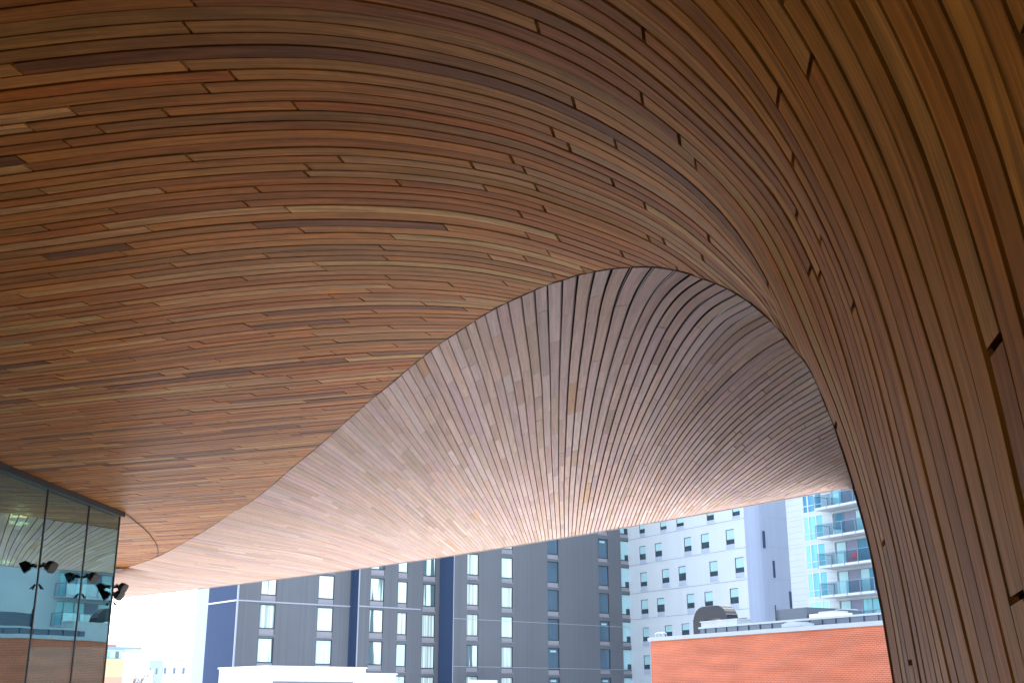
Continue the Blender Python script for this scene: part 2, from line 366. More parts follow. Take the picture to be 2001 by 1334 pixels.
allm = sorted(list(ms) + list(DM)); bt = [ctau(*(BG[m][0] if m in BG else DM[m])) for m in allm]
guides = []
for m in ms:
    q = BG[m]; A = crease3(ctau(*q[0]))[0]; E = eave3(q[-1][0])
    pix = [q[0]] + list(q[1:-1]) + [(q[-1][0], eave_y(q[-1][0]))]
    L = np.concatenate([[0], np.cumsum([math.dist(pix[i], pix[i + 1]) for i in range(len(pix) - 1)])]); L /= L[-1]
    dA = proj_d = A[1] * math.cos(PITCH) + A[2] * math.sin(PITCH); dE = E[1] * math.cos(PITCH) + E[2] * math.sin(PITCH)
    P = []
    for l, p in zip(L, pix):
        inv = (1 - l) / dA + l / dE; P.append(ray(*p) / inv)
    P = np.array(P); s = np.concatenate([[0], np.cumsum(np.linalg.norm(np.diff(P, axis=0), axis=1))])
    # sample evenly in the reciprocal of depth so rows stay even
    fine = spline(np.linspace(0, s[-1], 400), s, P); dd = 1 / (fine[:, 1] * math.cos(PITCH) + fine[:, 2] * math.sin(PITCH))
    want = dd[0] + (dd[-1] - dd[0]) * TT; idx = np.interp(-want, -dd, np.arange(400))
    i0 = np.clip(idx.astype(int), 0, 398); f = (idx - i0)[:, None]; guides.append(smooth(fine[i0] * (1 - f) + fine[i0 + 1] * f, 3))
guides = np.array(guides)
def soffit(m):
    m = np.atleast_1d(m); P = spline(m, ms, guides)
    A = crease3(spline(m, allm, bt)); w = ((1 - TT) ** 3)[None, :, None]
    P = P + (A - P[:, 0])[:, None] * w
    xe = spline(m, ms, [BG[q][-1][0] for q in ms]); Eo = np.array([eave3(x) for x in xe])
    return P + (Eo - P[:, -1])[:, None] * (TT ** 3)[None, :, None]
WEA = [((.72,.57,.515), 6), ((.69,.54,.47), 4), ((.72,.585,.555), 4), ((.68,.54,.535), 2), ((.77,.65,.60), 2), ((.63,.49,.42), 2), ((.68,.47,.33), .2), ((.74,.58,.49), 2)]
WEA_REF[0] = WEA
sm = MB(); sb = MB(); FL = np.sign(normals(np.swapaxes(soffit(np.array([-50.0, -49.0])), 0, 1))[..., 2].mean())
for m in range(-185, 72):
    gw = (.058 + .045 * max(0, min(1, (m + 20) / 25)) - .02 * max(0, min(1, (m - 20) / 20))) * random.uniform(.8, 1.2)
    L = soffit(np.array([m + gw, m + .5, m + 1 - gw])); mid = L[1]; s = np.concatenate([[0], np.cumsum(np.linalg.norm(np.diff(mid, axis=0), axis=1))])
    Pb = np.swapaxes(soffit(np.array([m, m + 1.0])), 0, 1)
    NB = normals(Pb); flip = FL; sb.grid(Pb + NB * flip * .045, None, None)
    a = 0
    while a < s[-1] - .05:
        b = min(s[-1], a + random.choice((.7, 1.1, 1.5, 2.0, 2.6)) * random.uniform(.8, 1.2))
        if s[-1] - b < .25: b = s[-1]
        ta, tb_ = np.interp([a + (.006 if a else 0), b], s, TT); n = max(2, int((tb_ - ta) * 59) + 2)
        rr = np.linspace(ta, tb_, n); P = np.stack([spline(rr, TT, l) for l in L], 1)
        N = normals(P); fl = FL
        P = P + N * fl * random.uniform(-.002, .002)
        if fl < 0: P = P[:, ::-1]
        strip(sm, P, tone(WEA, .07), .03, (random.uniform(0, 50), random.uniform(0, 50)), BW, b - a)
        a = b
sm.build('timber_soffit', M_weather, library)
sb.build('soffit_backing', M_back, library)
# eave edge, raised out of view to stop sun leaking over the soffit
ev = MB(); xs = np.linspace(140, 1760, 55); ep = [eave3(x) for x in xs]
for a, b in zip(ep[:-1], ep[1:]):
    o_ = np.array([0, 0, .012]); d = (b - a); nrm = np.array([-d[1], d[0], 0]); nrm /= np.linalg.norm(nrm); nrm = nrm if nrm[1] > 0 else -nrm
    ev.box(a - o_, d, nrm * .05, (0, 0, 1.86))
ev.build('eave_edge', mat('eave_metal', (.30, .27, .25), .5, .2), library)
# seam between two ceiling fields beside the glass
sp = MB(); pts = [ray(*q) for q in ((239,1000),(250,1007),(260,1015),(280,1031),(292.5,1044),(302.5,1057.5),(308,1069),(309,1077),(307.5,1087))]
sp.tube([tuple(q * 4.012 / q[2]) for q in pts], .012, 5); sp.build('ceiling_seam', M_trim, library, True)
# unseen mass above the vault, added to block sky and sun
M_clad = mat('blocking_mass_grey', (.55, .56, .58), .5, 0, .05)
up = MB(); poly = [tuple(e[:2]) for e in ep[::6]] + [(3.4, 10), (2.6, 4.5), (2.6, -14), (-42, -14), (-42, 75)]
# keep the blocking mass just inside the eave line
poly = [(x, y - .35) for x, y in poly]
top = 7.5
up.face([(x, y, 5.3) for x, y in poly][::-1]); up.face([(x, y, top) for x, y in poly])
for (a, b) in zip(poly, poly[1:] + poly[:1]): up.face([(*a, 5.3), (*b, 5.3), (*b, top), (*a, top)])
up.build('light_blocking_mass', M_clad, library)

# ------------------------------------------------------------------ glass wall
def wallpt(x, y, z=4.02):
    r = ray(x, y); return r * z / r[2]
T0 = wallpt(0, 908); T1 = wallpt(236, 1001); wd = (T1 - T0); wd[2] = 0; wlen = np.linalg.norm(wd); wd /= wlen
wn = np.array([wd[1], -wd[0], 0]); print('glass', T0, T1, 'heading', math.degrees(math.atan2(wd[0], wd[1])))
def u_at(x, y):                                            # where the ray through a pixel meets the wall plane
    r = ray(x, y); t = (T0 @ wn) / (r @ wn); P = r * t; return (P - T0) @ wd, P[2]
us = [u_at(97, 943)[0], u_at(177, 976)[0], u_at(236, 1001)[0]]; print('mullions', us)
st_ = us[1] - us[0]
mu = [us[0] - st_ * k for k in range(9, 0, -1)] + us
gw_ = MB()
gw_.box(T0 + wd * mu[0] + np.array([0, 0, -.10]), wd * (mu[-1] - mu[0] + .03), wn * .10, (0, 0, .16))
u1, z1 = u_at(0, 1110); u2, z2 = u_at(218, 1163); zt = (z1 + z2) / 2; print('transom z', z1, z2)
gw_.box(T0 * [1, 1, 0] + wd * mu[0] - wn * .30 + np.array([0, 0, zt - .07]), wd * (mu[-1] - mu[0] - .02), wn * .2, (0, 0, .16))
gw_.box(T0 * [1, 1, 0] + wd * mu[0] + np.array([0, 0, GROUND]), wd * (mu[-1] - mu[0]), wn * .12, (0, 0, .12))
wall = gw_.build('glass_wall', M_dark, library)
M_top = mat('wall_head_frame', (.012, .013, .016), .6)
wall.data.materials[0] = M_top
M_glass = glass('wall_glass', (.25, .32, .34), .47, (.46, .74, .77), 0.0, .02)
zg0, zg1 = GROUND + .12, 3.92
for i in range(len(mu) - 1):
    g = MB(); g.box(T0 * [1, 1, 0] + wd * (mu[i] + .03) - wn * .02 + np.array([0, 0, zg0]), wd * (mu[i + 1] - mu[i] - .06), wn * .012, (0, 0, zg1 - zg0))
    tl = random.uniform(-.004, .004)
    g.build('glass_pane', M_glass, wall)
for i, u in enumerate(mu):
    g = MB(); g.box(T0 * [1, 1, 0] + wd * (u - .018) - wn * .06 + np.array([0, 0, zg0]), wd * .036, wn * (.065), (0, 0, zg1 - zg0)); g.build('mullion', M_mull, wall)
    _, zb = u_at(*[(68, 1140), (151, 1158), (214, 1173)][max(0, i - len(mu) + 3)]) if i >= len(mu) - 3 else (0, 1.75)
    b = MB(); c_ = T0 * [1, 1, 0] + wd * u + wn * .03 + np.array([0, 0, zb])
    for sx in (-1, 1): b.tube([c_, c_ + wn * .07 + wd * sx * .05 + np.array([0, 0, -.09])], .015, 5)
    b.build('glazing_bracket', M_dark, wall)
# return of the glass wall round its far corner, and the room behind
M_room = mat('room_wall', (.10, .10, .10), .8); E1 = T0 * [1, 1, 0] + wd * mu[-1]; A1 = T0 * [1, 1, 0] + wd * mu[0]
g = MB(); g.box(E1 + np.array([0, 0, zg0]) - wn * .08, -wn * 12, wd * .012, (0, 0, zg1 - zg0)); g.build('glass_pane', M_glass, wall)
rm = MB(); rm.box(A1 - wn * 12 + np.array([0, 0, GROUND]), wd * (mu[-1] - mu[0]), wn * -.2, (0, 0, 5.7))
rm.box(A1 - wn * 12 + np.array([0, 0, zt - .25]), wd * (mu[-1] - mu[0] - 1.5), wn * 10.5, (0, 0, .2))
rm.build('interior_wall', M_room, library)
bw = MB(); bw.box((-20, -12, GROUND), (32, 0, 0), (0, -.3, 0), (0, 0, 6.8)); bw.build('light_blocking_wall', mat('blocking_wall_brown', (.10, .07, .05), .8), library)  # unseen wall added behind the camera to keep light off the vault
M_strip = emit('warm_strip', (1, .82, .25), 60)
def strip_light(x0, y0, x1, y1, label):
    # fixtures hang a few metres behind the glass
    r = ray(x0, y0); pn = T0 @ wn - 3.0; A = r * pn / (r @ wn); r = ray(x1, y1); t = A[2] / r[2]; B = r * t
    d = (B - A); d /= np.linalg.norm(d); L = min(np.linalg.norm(B - A), 2.6)
    t_ = thing('strip_light', tuple(A), label, 'ceiling light', 'lit strip lights behind the library glass'); b = MB(); b.box(A, d * L, wn * .10, (0, 0, .06)); b.build('lit_tube', M_strip, t_)
    h = MB(); h.box(A + np.array([0, 0, .062]), d * L, wn * .14, (0, 0, .05)); h.build('housing', M_dark, t_)
strip_light(17, 1023, 48, 1026, 'yellow lit strip light high behind the dark upper glass')
strip_light(0, 1098, 20, 1100, 'small yellow strip light lower behind the glass, above the dark transom')
# flood lights on arms
def flood(x, y, label, k=1.0, out=.30):
    u, z = u_at(x, y); M0 = T0 * [1, 1, 0] + wd * u + np.array([0, 0, z]) + wn * .02
    t_ = thing('floodlight', tuple(M0), label, 'floodlight', 'black floodlights on the library glass wall')
    up_ = np.array([0, 0, 1.0]); a = MB(); e = M0 + wn * out
    a.tube([M0, M0 + wn * out * .5 + up_ * .015, e], .028, 8); a.tube([M0 + up_ * .05, M0 + wn * out * .6 + up_ * .045, e + up_ * .02], .008, 5)
    a.build('arm', M_dark, t_)
    hd = MB(); c_ = e + wn * .07; fw = (wn * .75 - up_ * .45 + wd * -.2); fw /= np.linalg.norm(fw); sd_ = np.cross(fw, up_); sd_ /= np.linalg.norm(sd_); u_ = np.cross(sd_, fw)
    w = .105 * k; ring = lambda q, s: [c_ + fw * q + (sd_ * sx + u_ * sy) * s for sx, sy in ((-1, -.6), (-.6, -1), (.6, -1), (1, -.6), (1, .6), (.6, 1), (-.6, 1), (-1, .6))]
    rs = [ring(-.10 * k, w * .45), ring(-.05 * k, w * .95), ring(.06 * k, w * 1.05), ring(.075 * k, w * 1.1)]
    for p, q in zip(rs[:-1], rs[1:]):
        for j in range(8): hd.face((p[j], p[(j + 1) % 8], q[(j + 1) % 8], q[j]))
    hd.face(rs[0][::-1]); hd.face(rs[-1]); hd.build('lamp_head', M_dark, t_)
    ln = MB(); ln.face(ring(.078 * k, w * .85)); ln.build('lens', mat('lamp_lens', (.02, .02, .022), .5), t_)
    yk = MB(); yk.tube([c_ + sd_ * w * 1.1, c_ + sd_ * w * 1.15 - fw * .12, c_ - sd_ * w * 1.15 - fw * .12, c_ - sd_ * w * 1.1], .009, 5); yk.build('yoke', M_dark, t_)
flood(75, 1106, 'black floodlight nearest the left edge, on the first mullion shown', .95, .15)
flood(160, 1127, 'black floodlight on the middle mullion of the glass wall', .92, .15)
flood(219, 1147, 'upper black floodlight at the far corner of the glass wall', .88, .15)
flood(219, 1162, 'lower black floodlight tucked under another at the glass wall corner', .9, .06)

# ------------------------------------------------------------------ ground
g = MB(); g.face([(-1500, -1500, -6), (1500, -1500, -6), (1500, 2500, -6), (-1500, 2500, -6)]); tag(g.build('street_ground', mat('street_snow_asphalt', (.78, .77, .76), .9, 0, .1, .12)), kind='structure')
epl = [(float(e[0]), float(e[1])) for e in ep[::6]]                 # plan of the eave, far left to near right
def slab(name, poly, z0, z1, m, mi=None):
    g = MB(); g.face([(x, y, z1) for x, y in poly]); g.face([(x, y, z0) for x, y in poly][::-1])
    for a, b in zip(poly, poly[1:] + poly[:1]): g.face([(*a, z0), (*b, z0), (*b, z1), (*a, z1)])
    return tag(g.build(name, m), kind='structure')
slab('plaza', epl + [(12, epl[-1][1]), (12, 8.5), (-44, 8.5), (-44, 70)], -5.99, GROUND, mat('plaza_concrete', (.60, .56, .53), .85, 0, .1, .8))
slab('bounce_dimming_floor', [(12, 8.5), (12, -15), (-44, -15), (-44, 8.5)][::-1], -5.99, GROUND - .002, mat('bounce_dimming_dark', (.13, .12, .11), .7, 0, .15, 1.5))  # unseen floor, made dark so less light bounces onto the near vault
far_ = [(x + 14, y + 20) for x, y in epl]
slab('bounce_dimming_band', [(epl[0][0], epl[0][1])] + [(-30, 110)] + far_ + [(40, epl[-1][1] + 6), (40, epl[-1][1] - 12), (12.002, epl[-1][1] - 12), (12.002, epl[-1][1])] + epl[::-1][:-1], -5.98, GROUND - .004, mat('bounce_dimming_grey', (.32, .31, .30), .85, 0, .12, .8))  # unseen dark band, added to cut the light bounced onto the eave

# ------------------------------------------------------------------ facades
class Face:
    """vertical facade plane: passes through (px,py) at distance D; runs at a heading"""
    def __init__(s, P, head):
        s.P = np.array([P[0], P[1], 0.0]); s.d = np.array([math.sin(R(head)), math.cos(R(head)), 0]); s.n = np.array([s.d[1], -s.d[0], 0])
        if s.n @ s.P > 0: s.n = -s.n                       # outward, towards the camera
    def uz(s, x, y):
        r = ray(x, y); t = (s.P @ s.n) / (r @ s.n); Q = r * t; return float((Q - s.P) @ s.d), float(Q[2])
    def at(s, u, z, o=0): return s.P + s.d * u + s.n * o + np.array([0, 0, z])
    def box(s, mb, u0, u1, z0, z1, o0, o1, mi=0):
        mb.box(s.at(u0, z0, o0), s.d * (u1 - u0), s.n * (o1 - o0), (0, 0, z1 - z0), mi)
    def rect(s, x0, y0, x1, y1):
        ym = (y0 + y1) / 2; xm = (x0 + x1) / 2
        return s.uz(x0, ym)[0], s.uz(x1, ym)[0], s.uz(xm, y1)[1], s.uz(xm, y0)[1]
def punched(mb, F, u0, u1, z0, z1, holes, rev=.14, mi=0):
    """a wall face with rectangular openings whose reveals run back rev metres"""
    us_ = sorted({u0, u1, *[h[0] for h in holes], *[h[1] for h in holes]}); zs = sorted({z0, z1, *[h[2] for h in holes], *[h[3] for h in holes]})
    hs = holes
    for a, b in zip(us_[:-1], us_[1:]):
        um = (a + b) / 2; col = [h for h in hs if h[0] < um < h[1]]
        zz = sorted({z0, z1, *[h[2] for h in col], *[h[3] for h in col]})
        for c, d in zip(zz[:-1], zz[1:]):
            zm = (c + d) / 2
            if not any(h[2] < zm < h[3] for h in col): mb.face([F.at(a, c), F.at(b, c), F.at(b, d), F.at(a, d)], mi=mi)
    for a, b, c, d in hs:
        for p, q in (((a, c), (b, c)), ((b, c), (b, d)), ((b, d), (a, d)), ((a, d), (a, c))):
            mb.face([F.at(*p), F.at(*q), F.at(*q, -rev), F.at(*p, -rev)], mi=mi)
def clad(name, col, rib=2.5, var=.06, rough=.55, amp=.5, metal=0.0):
    """vertical ribbed metal cladding, ribs by world position along the ground"""
    m = mat(name, col, rough, metal); n = m.node_tree; L = n.links; p = n.nodes['Principled BSDF']
    g = n.nodes.new('ShaderNodeNewGeometry'); mp = n.nodes.new('ShaderNodeMapping'); mp.inputs['Scale'].default_value = (rib, rib, .004); L.new(g.outputs['Position'], mp.inputs[0])
    x = n.nodes.new('ShaderNodeTexNoise'); x.inputs['Scale'].default_value = 1.6; x.inputs['Detail'].default_value = 2; L.new(mp.outputs[0], x.inputs['Vector'])
    y = n.nodes.new('ShaderNodeTexNoise'); y.inputs['Scale'].default_value = .09; y.inputs['Detail'].default_value = 2; L.new(g.outputs['Position'], y.inputs['Vector'])
    ad = n.nodes.new('ShaderNodeMath'); ad.operation = 'ADD'; L.new(x.outputs[0], ad.inputs[0]); L.new(y.outputs[0], ad.inputs[1])
    mr = n.nodes.new('ShaderNodeMapRange'); mr.inputs[1].default_value = .7; mr.inputs[2].default_value = 1.3; mr.inputs[3].default_value = 1 - var; mr.inputs[4].default_value = 1 + var; L.new(ad.outputs[0], mr.inputs[0])
    v = n.nodes.new('ShaderNodeVectorMath'); v.operation = 'SCALE'; v.inputs[0].default_value = col; L.new(mr.outputs[0], v.inputs['Scale']); L.new(v.outputs[0], p.inputs['Base Color'])
    b = n.nodes.new('ShaderNodeBump'); b.inputs['Strength'].default_value = amp; b.inputs['Distance'].default_value = .03; L.new(x.outputs[0], b.inputs['Height']); L.new(b.outputs[0], p.inputs['Normal'])
    return m
def curtain(name, c1, c2, sc=9, refl=.25, lo=.4, hi=.62):
    """window pane: glazing with curtain folds just behind it"""
    m = mat(name, c1, .12, 0, spec=.6); n = m.node_tree; L = n.links; p = n.nodes['Principled BSDF']
    g = n.nodes.new('ShaderNodeNewGeometry'); mp = n.nodes.new('ShaderNodeMapping'); mp.inputs['Scale'].default_value = (sc, sc, .06); L.new(g.outputs['Position'], mp.inputs[0])
    x = n.nodes.new('ShaderNodeTexNoise'); x.inputs['Scale'].default_value = 1; x.inputs['Detail'].default_value = 4; L.new(mp.outputs[0], x.inputs['Vector'])
    r = n.nodes.new('ShaderNodeValToRGB'); r.color_ramp.elements[0].position = lo; r.color_ramp.elements[1].position = hi
    r.color_ramp.elements[0].color = (*c2, 1); r.color_ramp.elements[1].color = (*c1, 1); L.new(x.outputs[0], r.inputs[0]); L.new(r.outputs[0], p.inputs['Base Color'])
    return m
M_hotel = clad('charcoal_cladding', (.098, .108, .122), 2.2, .10, .5)
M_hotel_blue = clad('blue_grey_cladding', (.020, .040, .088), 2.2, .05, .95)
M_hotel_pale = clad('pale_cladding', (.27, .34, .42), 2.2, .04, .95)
M_edge = mat('flashing', (.33, .36, .41), .4, .3)
M_spand = mat('spandrel_grey', (.23, .235, .26), .6, 0, .08, 6)
M_frame = mat('window_frame_dark', (.03, .035, .045), .5)
M_cur1 = curtain('curtain_folds', (.66, .80, .72), (.30, .38, .35), 5)
M_cur2 = curtain('curtain_plain', (.60, .80, .76), (.50, .70, .68), 4)
M_cur3 = curtain('curtain_open', (.62, .78, .72), (.08, .13, .15), 1.6, lo=.42, hi=.46)
M_dk = curtain('dark_pane', (.075, .13, .18), (.05, .095, .135), .6)
M_blind = curtain('blind_pane', (.33, .52, .55), (.30, .48, .51), .6)
M_inner = mat('dark_inside', (.03, .055, .07), .2, 0, .4, 1.2)
M_amber = emit('amber_light', (1, .75, .3), .9)
TOP = 28
hotel = thing('hotel_block', (10, 128, -6), 'charcoal grey multi storey block with stepped bays and tall narrow curtained windows', 'building')
HC = Face((13.0, 133.5), 51)
setb = lambda F, s: Face(tuple((F.P - F.n * s)[:2]), 51)
HB_ = setb(HC, 2.4); HA = setb(HC, 3.4)
uA0 = HA.uz(460, 1210)[0]; uA1 = HA.uz(688, 1240)[0] ; uB0 = HB_.uz(697, 1240)[0]; uB1 = HB_.uz(862, 1230)[0]; uC0 = HC.uz(885, 1220)[0]; uC1 = HC.uz(1249, 1200)[0]
# each bay: (face, u range, columns)
cols = {'A': (HA, uA0, uB0, [(507.5, 538, 1180, 1227, 1240, 3.0, 'cv'), (620, 651, 1186, 1232.5, 1245, 3.0, 'cf')]),
        'B': (HB_, uB0, uC0, [(722, 749, 1190, 1235, 1246, 3, 'cx'), (776, 795, 1196, 1239, 1250, 3, 'cx'), (825, 850, 1200, 1244, 1254, 3, 'cv')]),
        'C': (HC, uC0, uC1, [(912, 935, 1199, 1241.5, 1250, 3, 'cv'), (980, 1002.5, 1204, 1245, 1254, 3, 'cf'), (1071, 1093, 1208, 1250, 1259, 3, 'dk'), (1172, 1192, 1212.5, 1252, 1259, 3, 'dk'), (1217, 1235.5, 1214, 1254, 1261, 3, 'bl')])}
hm = MB(); wins = []
for key, (F, ua, ub, cl_) in cols.items():
    holes = []
    for ci, (x0, x1, yt, yg, ys, pitch, kind) in enumerate(cl_):
        u0, u1, zg, zt_ = F.rect(x0, yt, x1, yg); zs_ = F.uz((x0 + x1) / 2, ys)[1]
        pit = 3.0 * F.uz((x0 + x1) / 2, 1200)[0] * 0 + (F.uz((x0 + x1) / 2, 1200)[1] - F.uz((x0 + x1) / 2, 1200 + {'A': 66, 'B': 61, 'C': 56.5}[key] * (1 + (.0 if key != 'C' else (2 - ci) * .022)))[1])
        for rrow in range(-3, 7):
            z0 = zs_ + rrow * 3.02; h = (u0, u1, z0, zt_ + rrow * 3.02); holes.append(h); wins.append((F, h, zg + rrow * 3.02, kind, rrow, ci, key))
    punched(hm, F, ua, ub, -6, TOP, holes, .22)
# side faces of the steps, left flank, roof and back
def side(mb, P, Q, mi): mb.face([(*P[:2], -6), (*Q[:2], -6), (*Q[:2], TOP), (*P[:2], TOP)], mi=mi)
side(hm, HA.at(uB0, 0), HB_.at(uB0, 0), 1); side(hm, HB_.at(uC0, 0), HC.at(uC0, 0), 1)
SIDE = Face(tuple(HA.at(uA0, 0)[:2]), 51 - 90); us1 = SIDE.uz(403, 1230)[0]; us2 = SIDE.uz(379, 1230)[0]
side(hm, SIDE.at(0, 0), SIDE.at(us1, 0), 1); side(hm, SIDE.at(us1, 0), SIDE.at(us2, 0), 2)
bk = [SIDE.at(us2, 0), HC.at(uC1, 0) - HC.n * 16, HC.at(uC1, 0)]
side(hm, bk[0], bk[1], 0); side(hm, bk[1], bk[2], 0)
hm.face([(*p[:2], TOP) for p in (HA.at(uA0, 0), HA.at(uB0, 0), HB_.at(uB0, 0), HB_.at(uC0, 0), HC.at(uC0, 0), HC.at(uC1, 0), bk[1], bk[0])])
hm.build('wall', [M_hotel, M_hotel_blue, M_hotel_pale], hotel)
ed = MB(); zl = HA.uz(575, 1178)[1]
HA.box(ed, uA0, uB0 - .25, zl - .06, zl + .06, .002, .05); HB_.box(ed, uB0, HB_.uz(822, 1190)[0], zl - .06, zl + .06, .002, .05); SIDE.box(ed, 0, us1, zl - .07, zl + .07, .002, .04)
HA.box(ed, uA0, uA0 + .16, -6, TOP, .004, .07); HB_.box(ed, uB0, uB0 + .12, -6, TOP, .004, .06)
HC.box(ed, uC0, uC0 + .07, -6, TOP, .004, .04)
for z in (zl - 1.0 - 3 * 1.5, zl - .9): HC.box(ed, uC0 + .1, uC1, z - .02, z + .02, .002, .02)
ed.build('edge_flashing', M_edge, hotel)
gp = MB(); HA.box(gp, uB0 - .30, uB0 - .002, -6, TOP, .006, .03); gp.build('shadow_strip', M_hotel_blue, hotel)  # flat dark strip, paints the shade of a recess between the bays
rnd = random.Random(3)
for F, (u0, u1, z0, z1), zg, kind, row, ci, key in wins:
    if z1 > TOP - 1: continue
    w = MB(); t = .06
    F.box(w, u0, u1, z0, zg - .03, -.19, -.11, 1)                         # spandrel panel
    for a, b, c, d in ((u0, u1, zg - .03, zg + .05), (u0, u1, z1 - t, z1), (u0, u0 + t, zg + .05, z1 - t), (u1 - t, u1, zg + .05, z1 - t)): F.box(w, a, b, c, d, -.2, -.06)
    F.box(w, u0 - .04, u1 + .04, z0 - .05, z0, -.1, .03, 1)
    wo = w.build('window', [M_frame, M_spand, M_edge], hotel)
    m = {'cv': rnd.choice((M_cur1, M_cur1, M_cur3)), 'cf': rnd.choice((M_cur1, M_cur2)), 'cx': rnd.choice((M_cur2, M_cur1, M_cur3)), 'dk': M_dk, 'bl': M_blind}[kind]
    p = MB(); F.box(p, u0 + t, u1 - t, zg + .05, z1 - t, -.17, -.15); p.build('pane', m, wo)
    if kind == 'bl':
        q = MB(); F.box(q, u0 + (u1 - u0) * .5, u1 - t - .02, zg + .06, zg + .65, -.148, -.13); q.build('opening_light', M_inner, wo)
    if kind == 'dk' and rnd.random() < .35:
        q = MB(); F.box(q, u0 + (u1 - u0) * .25, u0 + (u1 - u0) * .75, z1 - .45, z1 - .25, -.148, -.14); q.build('painted_reflection', M_blind, wo)  # pale panel, paints a lamp's reflection on the dark pane

# white block
white = thing('white_block', (16, 128, -6), 'white panelled block with scattered small windows and a curved corner', 'building')
M_white = clad('white_panels', (.40, .45, .48), 1.2, .03, .8, .15); M_white_shade = clad('white_panels_shade', (.23, .28, .37), 1.2, .03, .95, .15)  # second material: same white panels with side shade put into the colour
WF = Face((14.5, 132), -30); cw = lambda x, y: (1220 + x / 3.302, 930 + y / 3.302)
rows_w = [[(95,132,305,390),(230,272,282,365),(335,383,258,345),(530,578,222,305),(695,745,192,275)],
 [(97,138,450,568),(197,243,430,548),(385,433,393,515),(495,547,370,498),(655,710,342,472)],
 [(103,147,620,740),(243,290,598,718),(350,398,580,705),(550,603,547,678),(715,773,522,655)],
 [(108,155,795,918),(210,260,785,905),(403,453,758,883),(518,572,743,868),(682,738,722,855)],
 [(118,160,975,1095),(262,310,960,1082),(370,420,948,1070),(740,797,912,1045)],
 [(125,165,1155,1275),(222,270,1140,1262),(420,470,1118,1240)]]
hol = []
for rw in rows_w:
    for x0, x1, y0, y1 in rw:
        a = cw(x0, y0); b = cw(x1, y1); h = WF.rect(a[0], a[1], b[0], b[1]); hol.append((min(h[0], h[1]), max(h[0], h[1]), h[2], h[3]))
# storeys hidden behind the eave repeat the same grid
base = [h for h in hol[5:10]]; 
uL = WF.uz(*cw(60, 500))[0]; uR = WF.uz(1462, 1150)[0]
sgnu = 1 if uR > uL else -1
for k in (2, 3, 4, 5):
    for h in (hol[10:15] if k % 2 else hol[5:10]):
        dz = 3.15 * k; 
        if h[2] + dz < 24: hol.append((h[0], h[1], h[2] + dz - (0 if not k % 2 else 0), h[3] + dz))
hol = [h for i, h in enumerate(hol) if not any(abs(h[0] + h[1] - q[0] - q[1]) < 2 * (h[1] - h[0]) and h[2] < q[3] + .2 and q[2] < h[3] + .2 for q in hol[:i])]
wm = MB(); uu = sorted((uL - 4 * sgnu, uR)); punched(wm, WF, uu[0], uu[1], -6, 26, hol, .16)
Cn = WF.at(uR, 0)
# rounded corner then the side face
sdir = np.array([math.sin(R(57)), math.cos(R(57)), 0]); td = WF.d * sgnu; rad = 1.6
cpt = [Cn + td * rad * math.sin(a) * 1.0 + sdir * rad * (1 - math.cos(a)) for a in np.linspace(0, math.pi / 2, 7)]
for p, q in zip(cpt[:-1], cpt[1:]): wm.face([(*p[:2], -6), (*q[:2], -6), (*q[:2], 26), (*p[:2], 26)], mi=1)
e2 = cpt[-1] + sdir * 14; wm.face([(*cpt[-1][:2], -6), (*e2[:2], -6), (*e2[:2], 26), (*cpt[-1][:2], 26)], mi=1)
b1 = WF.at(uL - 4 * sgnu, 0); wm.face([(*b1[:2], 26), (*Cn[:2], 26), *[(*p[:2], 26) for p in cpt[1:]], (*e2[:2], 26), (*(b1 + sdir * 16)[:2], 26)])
wm.build('wall', [M_white, M_white_shade], white)
SF = Face(tuple(cpt[-1][:2]), 57); sl_ = MB()
for (x, y0, y1) in ((1493, 1037, 1070), (1512.5, 1095, 1128), (1545, 1155, 1188)):
    u0, u1, z0, z1 = SF.rect(x - 2, y0, x + 2, y1); w = MB(); SF.box(w, min(u0, u1), max(u0, u1), z0, z1, -.05, .03); w.build('slit_window', M_hotel_blue, white)
jn = MB()
for (x, y) in ((800, 455), (790, 265), (830, 660), (830, 850)):
    z = WF.uz(*cw(x, y))[1]; WF.box(jn, uu[0], uu[1], z - .025, z + .025, .002, .012); u0, u1, z0, z1 = 0, 12, z, z; SF.box(jn, 0, 12, z - .025, z + .025, .002, .012)
jn.build('panel_joint', mat('joint_grey', (.20, .24, .30), .7), white)
M_wsp = mat('white_spandrel', (.30, .36, .45), .6)
for (u0, u1, z0, z1) in hol:
    w = MB(); h_ = z1 - z0; zs_ = z0 + h_ * .26; t = .05
    WF.box(w, u0, u1, z0, zs_, -.14, -.05, 1)
    for a, b, c, d in ((u0, u1, zs_, zs_ + .05), (u0, u1, z1 - t, z1), (u0, u0 + t, zs_ + .05, z1 - t), (u1 - t, u1, zs_ + .05, z1 - t)): WF.box(w, a, b, c, d, -.15, -.06)
    WF.box(w, u0 - .25, u1 + .05, z0 - .06, z0, -.04, .06, 2)
    wo = w.build('window', [M_frame, M_wsp, M_white], white); zb = zs_ + .05 + (z1 - zs_) * rnd.choice((.3, .35, .4, .3, .5))
    p = MB(); WF.box(p, u0 + t, u1 - t, zs_ + .05, zb, -.13, -.11); p.build('pane', M_inner, wo)
    p = MB(); WF.box(p, u0 + t, u1 - t, zb, z1 - t, -.13, -.10); p.build('blind', M_blind, wo)

